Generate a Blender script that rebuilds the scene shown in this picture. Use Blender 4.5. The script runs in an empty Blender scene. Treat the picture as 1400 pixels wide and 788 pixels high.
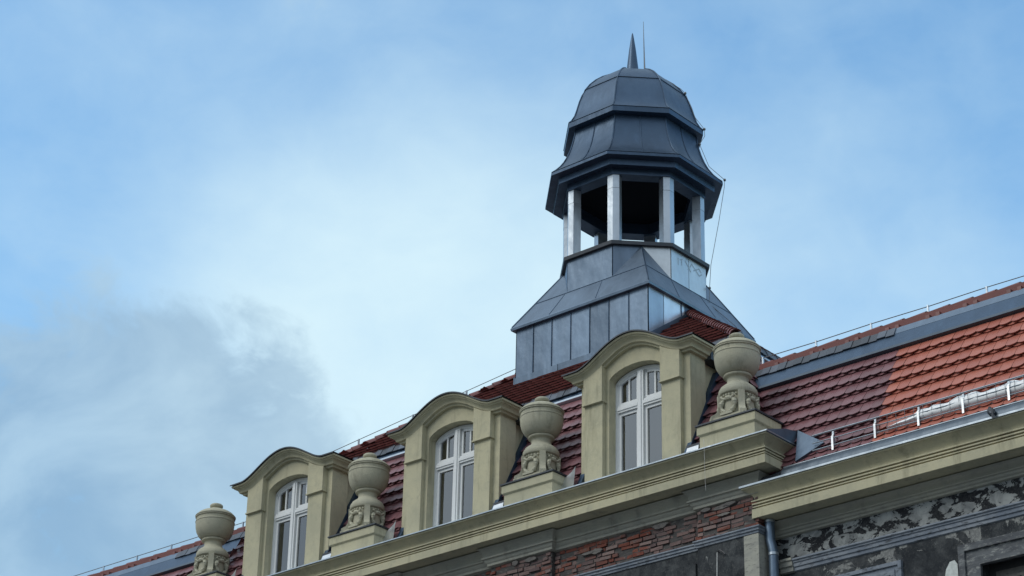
import bpy, bmesh, math, random
from mathutils import Vector, Matrix
random.seed(7)
R = math.radians
scene = bpy.context.scene
COL = scene.collection

# ------------------------------------------------------------------ camera
cam_d = bpy.data.cameras.new("camera"); cam = bpy.data.objects.new("camera", cam_d); COL.objects.link(cam)
cam_d.sensor_width = 36.0; cam_d.lens = 81.62; cam_d.clip_start = 0.1; cam_d.clip_end = 6000
_r = Vector((0.75570032, 0.65461305, 0.01996947)); _u = Vector((0.27732486, -0.34747544, 0.89574089)); _w = Vector((-0.59330258, 0.67137365, 0.44412777))
cam.matrix_world = Matrix(((_r.x, _u.x, -_w.x, 22.651), (_r.y, _u.y, -_w.y, -24.304), (_r.z, _u.z, -_w.z, 1.6), (0, 0, 0, 1)))
scene.camera = cam
scene.render.resolution_x = 1024; scene.render.resolution_y = 576

# ------------------------------------------------------------------ view, sky, sun
vs = scene.view_settings
vs.view_transform = 'Standard'; vs.look = 'None'; vs.gamma = 1.0; vs.use_curve_mapping = False
vs.exposure = 0.1
SUN_EL, SUN_AZ = 42.0, 205.0        # azimuth clockwise from +Y
world = bpy.data.worlds.new("World"); scene.world = world; world.use_nodes = True
nt = world.node_tree; nt.nodes.clear()
def N(tree, typ, **kw):
    n = tree.nodes.new(typ)
    for k, v in kw.items(): setattr(n, k, v)
    return n
def wmath(op, a, b=None, c=None, clamp=False):
    n = N(nt, 'ShaderNodeMath', operation=op); n.use_clamp = clamp
    for i, v in enumerate((a, b, c)):
        if v is None: continue
        if isinstance(v, (int, float)): n.inputs[i].default_value = v
        else: nt.links.new(v, n.inputs[i])
    return n.outputs[0]
def wmix(f, a, b):
    n = N(nt, 'ShaderNodeMix', data_type='RGBA')
    if isinstance(f, (int, float)): n.inputs[0].default_value = f
    else: nt.links.new(f, n.inputs[0])
    for i, v in ((6, a), (7, b)):
        if isinstance(v, tuple): n.inputs[i].default_value = v
        else: nt.links.new(v, n.inputs[i])
    return n.outputs[2]
def wsmooth(v, lo, hi):
    n = N(nt, 'ShaderNodeMapRange', interpolation_type='SMOOTHSTEP')
    nt.links.new(v, n.inputs[0]); n.inputs[1].default_value = lo; n.inputs[2].default_value = hi
    return n.outputs[0]
tc = N(nt, 'ShaderNodeTexCoord'); DIR = tc.outputs['Generated']
sky = N(nt, 'ShaderNodeTexSky', sky_type='NISHITA', sun_disc=False)
sky.sun_elevation = R(SUN_EL); sky.sun_rotation = R(SUN_AZ); sky.air_density = 1.3; sky.dust_density = 1.0; sky.ozone_density = 2.0
def wdot(d):
    n = N(nt, 'ShaderNodeVectorMath', operation='DOT_PRODUCT'); nt.links.new(DIR, n.inputs[0]); v = Vector(d).normalized(); n.inputs[1].default_value = v
    return n.outputs['Value']
def wnoise(scale, det=6, rough=.55, off=(0, 0, 0), stretch=(1, 1, 1), dist=0.0):
    m = N(nt, 'ShaderNodeMapping'); nt.links.new(DIR, m.inputs[0]); m.inputs['Location'].default_value = off; m.inputs['Scale'].default_value = stretch
    n = N(nt, 'ShaderNodeTexNoise'); nt.links.new(m.outputs[0], n.inputs['Vector'])
    n.inputs['Scale'].default_value = scale; n.inputs['Detail'].default_value = det; n.inputs['Roughness'].default_value = rough; n.inputs['Distortion'].default_value = dist
    return n.outputs['Fac']
def blob(d, deg_in, deg_out):     # 1 at direction d, 0 beyond deg_out
    return wsmooth(wdot(d), math.cos(R(deg_out)), math.cos(R(deg_in)))
sep = N(nt, 'ShaderNodeSeparateXYZ'); nt.links.new(DIR, sep.inputs[0]); EL = sep.outputs['Z']
n1 = wnoise(5.0, 7, .5, (3.1, .7, 0), (1, 1, 1.5), .3)
n2 = wnoise(14.0, 6, .55, (0, 5, 2), (1, 1, 1.4), .4)
# thin bright veil, densest low behind the building
n3 = wnoise(38.0, 5, .6, (1, 2, 7), (1, 1, 1.3), .6)
veil = wmath('ADD', wmath('MULTIPLY', blob((-.632, .655, .400), 0.0, 9.5), .74), wmath('MULTIPLY', blob((-.50, .75, .425), 0.0, 7.0), .30))
veil = wmath('ADD', veil, wmath('ADD', wmath('MULTIPLY', wsmooth(EL, .57, .85), .55), .14))  # unseen brightening overhead, added to lift the light on roofs and zinc
veil = wmath('ADD', veil, wmath('MULTIPLY', wmath('SUBTRACT', n1, .5), .80))
veil = wmath('ADD', veil, wmath('MULTIPLY', wmath('SUBTRACT', n2, .5), .45))
veil = wmath('ADD', veil, wmath('MULTIPLY', wmath('SUBTRACT', n3, .5), .14), clamp=True)
skyc = N(nt, 'ShaderNodeVectorMath', operation='MULTIPLY'); nt.links.new(sky.outputs[0], skyc.inputs[0]); skyc.inputs[1].default_value = (1.62, 2.08, 2.16)
base = wmix(veil, skyc.outputs[0], (6.6, 8.5, 9.3, 1))
# blue-grey cloud bank low on the left, with a puffy edge
bank = wmath('ADD', blob((-.738, .582, .338), 0.5, 8.0), wmath('MULTIPLY', wmath('SUBTRACT', n1, .5), 1.5))
bank = wmath('ADD', bank, wmath('MULTIPLY', wmath('SUBTRACT', n2, .5), 1.3))
bank = wmath('ADD', bank, wmath('MULTIPLY', wmath('SUBTRACT', n3, .5), .5))
bank = wmath('MULTIPLY', wsmooth(bank, .30, .62), .80)
bankc = wmix(wsmooth(n2, .3, .7), (2.6, 4.1, 5.7, 1), (4.1, 5.8, 7.2, 1))
col = wmix(bank, base, bankc)
# grey overcast deck overhead and behind the photographer, unseen, added to light the facade neutrally
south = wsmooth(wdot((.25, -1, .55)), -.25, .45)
fill_deck = wmix(wsmooth(n1, .3, .7), (4.9, 5.8, 6.8, 1), (7.1, 7.9, 8.5, 1))
dk = N(nt, 'ShaderNodeVectorMath', operation='SCALE'); nt.links.new(fill_deck, dk.inputs[0]); nt.links.new(wmath('ADD', wmath('MULTIPLY', wsmooth(EL, .02, .55), .95), .30), dk.inputs[3])  # dimmed towards the unseen horizon to deepen shade on undersides
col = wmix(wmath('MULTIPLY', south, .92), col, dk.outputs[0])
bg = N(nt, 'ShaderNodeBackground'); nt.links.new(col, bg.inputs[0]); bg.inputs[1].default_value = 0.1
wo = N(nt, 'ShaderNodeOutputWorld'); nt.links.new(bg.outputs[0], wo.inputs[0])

sd = bpy.data.lights.new("sun", 'SUN'); sd.energy = 1.05; sd.angle = R(25); sd.color = (1, .95, .86)
sun = bpy.data.objects.new("sun", sd); COL.objects.link(sun)
_s = Vector((math.sin(R(SUN_AZ)) * math.cos(R(SUN_EL)), math.cos(R(SUN_AZ)) * math.cos(R(SUN_EL)), math.sin(R(SUN_EL))))
sun.rotation_euler = _s.to_track_quat('Z', 'Y').to_euler(); sun.location = (0, -30, 60)

# ------------------------------------------------------------------ materials
class Mat:
    """small node-building helper"""
    def __init__(self, name, rough=.7, metal=0.0, spec=.4):
        self.m = bpy.data.materials.new(name); self.m.use_nodes = True
        self.t = self.m.node_tree; self.b = self.t.nodes['Principled BSDF']
        self.b.inputs['Roughness'].default_value = rough; self.b.inputs['Metallic'].default_value = metal
        self.b.inputs['Specular IOR Level'].default_value = spec
        self.tc = N(self.t, 'ShaderNodeTexCoord').outputs['Object']
    def noise(self, scale, det=5, rough=.6, stretch=None, dist=0.0):
        n = N(self.t, 'ShaderNodeTexNoise'); v = self.tc
        if stretch:
            mp = N(self.t, 'ShaderNodeMapping'); self.t.links.new(v, mp.inputs[0]); mp.inputs['Scale'].default_value = stretch; v = mp.outputs[0]
        self.t.links.new(v, n.inputs['Vector']); n.inputs['Scale'].default_value = scale; n.inputs['Detail'].default_value = det
        n.inputs['Roughness'].default_value = rough; n.inputs['Distortion'].default_value = dist
        return n.outputs['Fac']
    def island(self):
        return N(self.t, 'ShaderNodeNewGeometry').outputs['Random Per Island']
    def ramp(self, v, lo, hi, a=0.0, b=1.0):
        n = N(self.t, 'ShaderNodeMapRange', interpolation_type='SMOOTHSTEP'); self.t.links.new(v, n.inputs[0])
        for i, x in ((1, lo), (2, hi), (3, a), (4, b)): n.inputs[i].default_value = x
        return n.outputs[0]
    def math(self, op, a, b):
        n = N(self.t, 'ShaderNodeMath', operation=op)
        for i, v in enumerate((a, b)):
            if isinstance(v, (int, float)): n.inputs[i].default_value = v
            else: self.t.links.new(v, n.inputs[i])
        return n.outputs[0]
    def mix(self, f, a, b, mode='MIX'):
        n = N(self.t, 'ShaderNodeMix', data_type='RGBA', blend_type=mode)
        if isinstance(f, (int, float)): n.inputs[0].default_value = f
        else: self.t.links.new(f, n.inputs[0])
        for i, v in ((6, a), (7, b)):
            if isinstance(v, tuple): n.inputs[i].default_value = (v[0], v[1], v[2], 1)
            else: self.t.links.new(v, n.inputs[i])
        return n.outputs[2]
    def colramp(self, v, stops, interp='LINEAR'):
        n = N(self.t, 'ShaderNodeValToRGB'); self.t.links.new(v, n.inputs[0]); cr = n.color_ramp; cr.interpolation = interp
        while len(cr.elements) < len(stops): cr.elements.new(0.5)
        for e, (p, c) in zip(cr.elements, stops): e.position = p; e.color = (c[0], c[1], c[2], 1)
        return n.outputs[0]
    def color(self, c):
        if isinstance(c, tuple): self.b.inputs['Base Color'].default_value = (c[0], c[1], c[2], 1)
        else: self.t.links.new(c, self.b.inputs['Base Color'])
    def rough(self, v): self.t.links.new(v, self.b.inputs['Roughness'])
    def bump(self, h, strength=.3, dist=.01, bevel=0.0):
        n = N(self.t, 'ShaderNodeBump'); self.t.links.new(h, n.inputs['Height']); n.inputs['Strength'].default_value = strength; n.inputs['Distance'].default_value = dist
        if bevel:
            bv = N(self.t, 'ShaderNodeBevel', samples=3); bv.inputs['Radius'].default_value = bevel; self.t.links.new(bv.outputs[0], n.inputs['Normal'])
        self.t.links.new(n.outputs[0], self.b.inputs['Normal'])

def plaster(name, c, dirt=.38, bevel=.008):
    a = Mat(name, .9, 0, .25); a.tc = N(a.t, 'ShaderNodeNewGeometry').outputs['Position']      # place-based, so no two copies weather alike
    big = a.noise(.9, 6, .65); drip = a.noise(4.5, 6, .7, (1, 1, .14)); fine = a.noise(70, 3, .6); mid = a.noise(7, 7, .7, None, .4); spots = a.noise(22, 5, .7)
    k = a.mix(a.ramp(big, .35, .68), c, (c[0] * .80, c[1] * .82, c[2] * .86))
    k = a.mix(a.math('MULTIPLY', a.ramp(mid, .46, .70), .55), k, (c[0] * .66, c[1] * .69, c[2] * .74))
    k = a.mix(a.math('MULTIPLY', a.ramp(drip, .52, .72), dirt * 1.6), k, tuple(x * .42 for x in c))
    k = a.mix(a.math('MULTIPLY', a.ramp(spots, .60, .72), .35), k, tuple(x * .5 for x in c))
    k = a.mix(a.math('MULTIPLY', a.ramp(fine, .35, .7), .3), k, tuple(x * .74 for x in c))
    a.color(k); a.bump(a.math('ADD', a.math('ADD', fine, a.math('MULTIPLY', mid, .8)), a.math('MULTIPLY', big, .6)), .45, .009, bevel)
    return a.m
M = {}
M['plaster'] = plaster('cream_plaster', (.56, .52, .36))
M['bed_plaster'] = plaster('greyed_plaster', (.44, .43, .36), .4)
M['stone'] = plaster('urn_stone', (.50, .475, .36), .45, .005)

def zinc(name, c, metal, rough, var, streak=.5):
    a = Mat(name, rough, metal, .5)
    isl = a.island(); pat = a.noise(2.2, 6, .65, (1, 1, .5)); fine = a.noise(16, 4, .6); st = a.noise(5, 4, .6, (1, 1, .12))
    lo = tuple(x * (1 - var) for x in c); hi = tuple(min(1, x * (1 + var)) for x in c)
    k = a.mix(isl, lo, hi)
    k = a.mix(a.math('MULTIPLY', a.ramp(pat, .4, .7), .5), k, tuple(x * .72 for x in c))
    k = a.mix(a.math('MULTIPLY', a.ramp(st, .5, .75), streak), k, tuple(min(1, x * 1.35) for x in c))
    a.color(k)
    rr = a.math('ADD', a.math('MULTIPLY', fine, .18), rough - .09)
    a.rough(a.math('ADD', rr, a.math('MULTIPLY', a.math('SUBTRACT', isl, .5), .12)))
    a.bump(a.math('ADD', a.noise(4.0, 2, .45, (1, 1, .6)), a.math('MULTIPLY', fine, .10)), .45, .03)
    return a.m
M['zinc'] = zinc('weathered_zinc', (.125, .172, .235), .7, .42, .34)
M['zinc_dark'] = zinc('dark_zinc', (.050, .088, .145), .6, .40, .2, .45)
M['zinc_new'] = zinc('new_zinc', (.56, .60, .63), .85, .42, .1, .2)
M['zinc_bright'] = zinc('bright_zinc', (.78, .80, .82), .85, .35, .05, .1)
M['lead'] = zinc('dark_sheet', (.05, .058, .07), .3, .5, .25, .3)
M['galv'] = zinc('galvanised', (.42, .47, .52), .8, .35, .15, .3)
M['gutter_zinc'] = zinc('gutter_zinc', (.07, .095, .125), .55, .42, .1, .35)
M['slate'] = zinc('slate_shingle', (.075, .09, .115), .25, .5, .55, .3)

def tile(name, c1, c2, gloss=.42):
    a = Mat(name, gloss, 0, .5)
    isl = a.island(); big = a.noise(1.2, 5, .6); fine = a.noise(40, 3, .6); soot = a.noise(3.0, 6, .7)
    k = a.mix(isl, c1, c2)
    k = a.mix(a.math('MULTIPLY', a.ramp(big, .45, .7), .3), k, tuple(x * .75 for x in c1))
    k = a.mix(a.math('MULTIPLY', a.ramp(soot, .55, .75), .35), k, (c1[0] * .6, c1[1] * .65, c1[2] * .7))
    a.color(k); a.bump(fine, .2, .004)
    a.rough(a.math('ADD', a.math('MULTIPLY', fine, .2), gloss - .1))
    return a.m
M['tile_dark'] = tile('plum_tile', (.16, .07, .078), (.225, .10, .112), .4)
M['tile_orange'] = tile('orange_tile', (.36, .11, .078), (.45, .15, .105), .42)
M['tile_hip'] = tile('red_ridge_tile', (.15, .05, .048), (.22, .075, .067), .45)
M['underlay'] = Mat('roof_underlay', .9).m; M['underlay'].node_tree.nodes['Principled BSDF'].inputs['Base Color'].default_value = (.02, .018, .018, 1)

def stucco_old(name, peel):
    a = Mat(name, .92, 0, .2)
    n1 = a.noise(1.6, 8, .62, None, .6); n2 = a.noise(5.5, 7, .65, None, .5); n3 = a.noise(45, 4, .6); dr = a.noise(4, 5, .65, (1, 1, .2))
    k = a.mix(a.ramp(n2, .35, .68), (.030, .034, .039), (.082, .088, .092))
    k = a.mix(a.math('MULTIPLY', a.ramp(dr, .5, .7), .6), k, (.026, .028, .032))
    k = a.mix(a.math('MULTIPLY', a.ramp(n3, .5, .75), .5), k, (.15, .15, .145))
    sepn = N(a.t, 'ShaderNodeSeparateXYZ'); a.t.links.new(a.tc, sepn.inputs[0]); z = sepn.outputs['Z']
    # peeling frieze under the wing eaves: bare plaster islands and black crust between z 12.2 and 12.6
    zone = a.math('MULTIPLY', a.ramp(z, 12.15, 12.22), 1.0 if peel else 0.0)
    pe = a.math('GREATER_THAN', a.math('ADD', a.math('MULTIPLY', a.noise(3.3, 8, .68, (1, 1, 1.5), .8), .8), a.math('MULTIPLY', n2, .2)), .50)
    fr = a.mix(pe, a.mix(a.ramp(n3, .4, .7), (.018, .02, .024), (.05, .052, .055)), a.mix(a.ramp(n2, .3, .7), (.17, .18, .185), (.36, .375, .37)))
    z2 = a.math('MULTIPLY', a.ramp(z, 11.55, 11.98), .09 if peel else 0.0)
    p2 = a.math('GREATER_THAN', a.math('ADD', a.noise(2.7, 9, .70, None, .7), z2), .63 if peel else .67)
    k = a.mix(a.math('MULTIPLY', a.ramp(n1, .5, .62), .55), k, (.018, .021, .026))
    k = a.mix(p2, k, a.mix(a.ramp(n3, .4, .65), (.17, .175, .175), (.27, .275, .265)))
    k = a.mix(zone, k, fr)
    a.color(k)
    h = a.math('ADD', a.math('MULTIPLY', pe, a.math('MULTIPLY', zone, .8)), a.math('ADD', a.math('MULTIPLY', p2, .6), a.math('MULTIPLY', n3, .35)))
    a.bump(h, .7, .012)
    return a.m
M['stucco'] = stucco_old('sooty_stucco', False); M['stucco_peel'] = stucco_old('peeling_stucco', True)
def strip_paint(name, c1, c2, c3):
    a = Mat(name, .75, 0, .35)
    n1 = a.noise(3, 7, .65, (1, 1, 2.5), .5); n2 = a.noise(9, 6, .7, (1, 1, 3)); n3 = a.noise(50, 3, .6)
    k = a.mix(a.ramp(n1, .35, .65), c1, c2); k = a.mix(a.math('MULTIPLY', a.ramp(n2, .52, .66), .85), k, c3)
    a.color(k); a.bump(a.math('ADD', n2, a.math('MULTIPLY', n3, .4)), .5, .008, .006)
    return a.m
M['string'] = strip_paint('weathered_string', (.16, .19, .235), (.26, .29, .33), (.06, .066, .075))
M['surround'] = strip_paint('sooty_surround', (.065, .07, .08), (.13, .14, .15), (.30, .31, .30))
M['pale_render'] = strip_paint('pale_render', (.38, .375, .32), (.30, .30, .27), (.16, .16, .15))
M['remnant'] = strip_paint('render_remnant', (.20, .185, .17), (.14, .13, .125), (.09, .085, .085))
M['mortar'] = strip_paint('old_mortar', (.085, .078, .075), (.05, .047, .047), (.17, .16, .15))
def brick():
    a = Mat('old_brick', .9, 0, .2)
    isl = a.island(); n1 = a.noise(1.1, 5, .6); n2 = a.noise(14, 5, .65); n3 = a.noise(60, 3, .6)
    red = a.colramp(isl, [(0, (.16, .055, .042)), (.3, (.22, .078, .055)), (.55, (.145, .065, .056)), (.8, (.24, .105, .075)), (1, (.11, .058, .055))])
    gry = a.colramp(isl, [(0, (.14, .095, .09)), (.4, (.21, .145, .135)), (.7, (.12, .085, .085)), (1, (.25, .18, .165))])
    k = a.mix(a.ramp(a.math('ADD', n1, a.math('MULTIPLY', a.math('SUBTRACT', isl, .5), .22)), .42, .56), red, gry)
    k = a.mix(a.math('MULTIPLY', a.ramp(n2, .56, .68), .7), k, (.19, .175, .165))
    a.color(k); a.bump(a.math('ADD', n2, a.math('MULTIPLY', n3, .5)), .8, .01)
    return a.m
M['brick'] = brick()
def simple(name, c, rough=.6, metal=0.0, spec=.4, nz=.15, sc=25):
    a = Mat(name, rough, metal, spec); f = a.noise(sc, 4, .6)
    a.color(a.mix(a.math('MULTIPLY', a.ramp(f, .35, .7), nz * 3), c, tuple(x * .6 for x in c))); a.bump(f, .15, .004)
    return a.m
M['white_paint'] = simple('white_window_paint', (.74, .76, .77), .42, 0, .5, .05)
M['old_wood'] = simple('old_window_wood', (.17, .16, .15), .7, 0, .3, .25)
M['curtain'] = simple('curtain_cloth', (.95, .93, .99), .9, 0, .1, .02, 6)
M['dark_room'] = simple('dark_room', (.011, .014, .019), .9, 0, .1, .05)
M['iron'] = simple('iron', (.09, .09, .095), .5, .6, .4)
M['wire'] = simple('steel_wire', (.22, .23, .24), .45, .7, .4)
M['snow'] = simple('snow', (.94, .95, .96), .6, 0, .3, .01, 12)
M['dirty_snow'] = simple('dirty_snow', (.30, .31, .33), .6, 0, .3, .2, 20)
M['cord'] = simple('white_cord', (.55, .55, .54), .8)
M['pigeon'] = simple('pigeon_feathers', (.045, .05, .06), .6, 0, .4, .25, 30)
M['pigeon_light'] = simple('pigeon_wing', (.13, .14, .16), .6, 0, .4, .2, 30)
M['beak'] = simple('beak_horn', (.05, .045, .04), .5)
M['smear'] = simple('grey_smear', (.46, .50, .525), .5, .7, .4, .3, 40)
def glass():
    a = Mat('window_glass', .03, 0, .5); a.color((.012, .014, .016))
    tr = N(a.t, 'ShaderNodeBsdfTransparent'); tr.inputs[0].default_value = (.96, .97, .98, 1)
    gl = N(a.t, 'ShaderNodeBsdfGlossy'); gl.inputs['Roughness'].default_value = .03
    fr = N(a.t, 'ShaderNodeFresnel'); fr.inputs['IOR'].default_value = 3.2
    mx = N(a.t, 'ShaderNodeMixShader'); a.t.links.new(fr.outputs[0], mx.inputs[0]); a.t.links.new(tr.outputs[0], mx.inputs[1]); a.t.links.new(gl.outputs[0], mx.inputs[2])
    out = [n for n in a.t.nodes if n.type == 'OUTPUT_MATERIAL'][0]; a.t.links.new(mx.outputs[0], out.inputs[0])
    return a.m
M['glass'] = glass()
M['old_glass'] = simple('dusty_glass', (.075, .085, .092), .25, 0, .5, .1, 5)
M['asphalt'] = simple('asphalt', (.05, .05, .052), .9, 0, .3, .2, 40)
M['paving'] = simple('pale_bounce_paving', (.38, .39, .41), .9, 0, .3, .2, 12)  # unseen paving made pale to bounce light up into the soffits
M['kerb'] = simple('kerb_stone', (.28, .28, .27), .9, 0, .3, .2, 12)
M['ground'] = simple('pale_bounce_ground', (.24, .24, .24), .95, 0, .2, .2, 2)  # unseen ground, paled for extra bounce light from below

# ------------------------------------------------------------------ mesh helpers
class MB:
    def __init__(self): self.v = []; self.f = []
    def add(self, vs, fs):
        o = len(self.v); self.v += [tuple(p) for p in vs]; self.f += [tuple(i + o for i in f) for f in fs]; return self
    def box(self, x0, x1, y0, y1, z0, z1):
        vs = [(x, y, z) for z in (z0, z1) for y in (y0, y1) for x in (x0, x1)]
        return self.add(vs, [(0, 2, 3, 1), (4, 5, 7, 6), (0, 1, 5, 4), (2, 6, 7, 3), (0, 4, 6, 2), (1, 3, 7, 5)])
    def obox(self, c, ax, ay, az):      # centre + three half-axis vectors
        c, ax, ay, az = map(Vector, (c, ax, ay, az))
        vs = [c + ax * i + ay * j + az * k for k in (-1, 1) for j in (-1, 1) for i in (-1, 1)]
        return self.add(vs, [(0, 2, 3, 1), (4, 5, 7, 6), (0, 1, 5, 4), (2, 6, 7, 3), (0, 4, 6, 2), (1, 3, 7, 5)])
    def prism(self, poly, vec):         # closed polygon extruded along vec
        n = len(poly); d = Vector(vec); vs = [Vector(p) for p in poly]; vs += [p + d for p in vs]
        return self.add(vs, [tuple(range(n - 1, -1, -1)), tuple(range(n, 2 * n))] + [(i, (i + 1) % n, n + (i + 1) % n, n + i) for i in range(n)])
    def grid(self, rows, close=False):  # rows of equal length joined by quads
        n = len(rows[0]); vs = [p for r_ in rows for p in r_]; fs = []
        for i in range(len(rows) - 1):
            for j in range(n if close else n - 1):
                a, b = i * n + j, i * n + (j + 1) % n; fs.append((a, b, b + n, a + n))
        return self.add(vs, fs)
    def lathe(self, prof, seg=40, c=(0, 0, 0), mod=None):
        rows = []
        for r_, z in prof:
            rows.append([(c[0] + r_ * (mod(k, z) if mod else 1) * math.cos(2 * math.pi * k / seg), c[1] + r_ * (mod(k, z) if mod else 1) * math.sin(2 * math.pi * k / seg), c[2] + z) for k in range(seg)])
        self.grid(rows, True); o = len(self.v)
        self.f.append(tuple(range(o - seg, o))); b = o - seg * len(rows); self.f.append(tuple(range(b + seg - 1, b - 1, -1)))
        return self
    def tube(self, pts, rad, seg=8, caps=True):
        pts = [Vector(p) for p in pts]; rads = rad if isinstance(rad, (list, tuple)) else [rad] * len(pts); rows = []; up = Vector((0, 0, 1))
        for i, p in enumerate(pts):
            t = (pts[min(i + 1, len(pts) - 1)] - pts[max(i - 1, 0)]).normalized()
            a = t.cross(up if abs(t.z) < .9 else Vector((1, 0, 0))).normalized(); b = t.cross(a)
            rows.append([p + (a * math.cos(2 * math.pi * k / seg) + b * math.sin(2 * math.pi * k / seg)) * rads[i] for k in range(seg)])
        self.grid(rows, True)
        if caps:
            o = len(self.v); self.f.append(tuple(range(o - seg, o))); b0 = o - seg * len(rows); self.f.append(tuple(range(b0 + seg - 1, b0 - 1, -1)))
        return self
    def ball(self, c, r, sx=1, sy=1, sz=1, n=6, m=10):
        prof = [(math.sin(math.pi * i / n), -math.cos(math.pi * i / n)) for i in range(n + 1)]
        rows = [[(c[0] + r * sx * max(a, .001) * math.cos(2 * math.pi * k / m), c[1] + r * sy * max(a, .001) * math.sin(2 * math.pi * k / m), c[2] + r * sz * b) for k in range(m)] for a, b in prof]
        return self.grid(rows, True)
    def sweep(self, path, prof, cap=True, closed=False):
        """horizontal moulding: XY path, outward on its right-hand side, profile (out, z) top to bottom"""
        P = [Vector((p[0], p[1])) for p in path]; n = len(P); offs = []
        for i in range(n):
            d = []
            if i > 0 or closed: d.append((P[i] - P[i - 1]).normalized())
            if i < n - 1 or closed: d.append((P[(i + 1) % n] - P[i]).normalized())
            ns = [Vector((q.y, -q.x)) for q in d]
            if len(ns) == 1: offs.append(ns[0])
            else:
                s = ns[0] + ns[1]; offs.append(s / (1 + ns[0].dot(ns[1])))
        rows = [[(P[i].x + offs[i].x * o, P[i].y + offs[i].y * o, z) for o, z in prof] for i in range(n)]
        if closed: rows.append(rows[0])
        self.grid(rows)
        if cap and not closed:
            k = len(prof); o = len(self.v) - n * k
            self.f.append(tuple(range(o + k - 1, o - 1, -1))); self.f.append(tuple(range(len(self.v) - k, len(self.v))))
        return self
    def build(self, name, mat, parent=None, sharp=32, loc=None):
        me = bpy.data.meshes.new(name); me.from_pydata([tuple(p) for p in self.v], [], self.f)
        bm = bmesh.new(); bm.from_mesh(me); bmesh.ops.recalc_face_normals(bm, faces=bm.faces)
        for f in bm.faces: f.smooth = True
        lim = R(sharp)
        for e in bm.edges:
            e.smooth = not (len(e.link_faces) != 2 or e.calc_face_angle(0) > lim)
        bm.to_mesh(me); bm.free(); me.materials.append(mat if not isinstance(mat, str) else M[mat])
        o = bpy.data.objects.new(name, me); COL.objects.link(o)
        if parent: o.parent = parent
        if loc: o.location = loc
        return o
def thing(name, label, cat, loc=(0, 0, 0), group=None, rz=0):
    o = bpy.data.objects.new(name, None); COL.objects.link(o); o.location = loc; o.rotation_euler = (0, 0, rz); o.empty_display_size = .3
    o['label'] = label; o['category'] = cat
    if group: o['group'] = group
    return o
def dup(root, loc, label):
    r_ = root.copy(); COL.objects.link(r_); r_.location = loc; r_['label'] = label
    for ch in list(root.children):
        c = ch.copy(); COL.objects.link(c); c.parent = r_
        for g in list(ch.children):
            d = g.copy(); COL.objects.link(d); d.parent = c
    return r_
def structure(o): o['kind'] = 'structure'; return o

# ------------------------------------------------------------------ ground, pavement, road
structure(MB().box(-3000, 3000, -3000, 3000, -.5, -.02).build('ground', 'ground'))
structure(MB().box(-120, 120, -4.0, .1, -.3, .12).build('pavement', 'paving'))
structure(MB().box(-120, 120, -4.18, -4.004, -.3, .125).build('kerb', 'kerb'))
structure(MB().box(-120, 120, -40, -4.184, -.3, 0).build('road', 'asphalt'))

# ------------------------------------------------------------------ dimensions (metres, Y into the building)
SL = 2.05                                   # mansard slope dz/dy
YC = lambda z: .05 + (z - 14.1) / SL        # centre mansard face
YW = lambda z: .35 + (z - 14.1) / SL        # wing mansard face
XC = lambda z: 5.67 - (z - 14.1) / SL       # side mansard face of the centre
WX = 5.75; DW = .30; LX = 17.0; BY = 9.06   # centre half width, wing recess, wing end, building depth
US = .78                                    # upper roof slope
building = thing('tenement_building', 'old tenement with cream eaves, bare brick frieze, sooty stucco walls and red mansard roof', 'building')

# ---- walls
ress = [(-WX, DW + .02), (-WX, -.08), (-4.74, -.08), (-4.74, 0), (-2.12, 0), (-2.12, -.08), (-.95, -.08), (-.95, 0), (.95, 0), (.95, -.08), (2.12, -.08), (2.12, 0), (4.74, 0), (4.74, -.08), (WX, -.08), (WX, DW + .02)]
def ressaut_prism(z0, z1, inset=0.0):
    pts = [(x - inset * (1 if x > 0 else -1) * (abs(x) > 5), y + inset, z0) for x, y in ress]
    poly = [(-WX + inset, BY, z0)] + pts + [(WX - inset, BY, z0)]
    return MB().prism(poly, (0, 0, z1 - z0))
ressaut_prism(0, 12.60).build('wall', 'stucco', building)
ressaut_prism(12.60, 13.39, .012).build('frieze_wall', 'mortar', building)
wl = MB().box(-LX, -WX + .01, DW, BY, 0, 12.95); wl.build('wall', 'stucco_peel', building)
WIN = (8.88, 10.02, 9.35, 11.57)
wr = MB()
wr.box(WX - .01, WIN[0], DW, BY, 0, 12.95).box(WIN[1], LX, DW, BY, 0, 12.95)
wr.box(WIN[0], WIN[1], DW, BY, WIN[3], 12.95).box(WIN[0], WIN[1], DW, BY, 0, WIN[2]).box(WIN[0], WIN[1], 1.6, BY, WIN[2], WIN[3])
wr.build('wall', 'stucco_peel', building)

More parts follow.
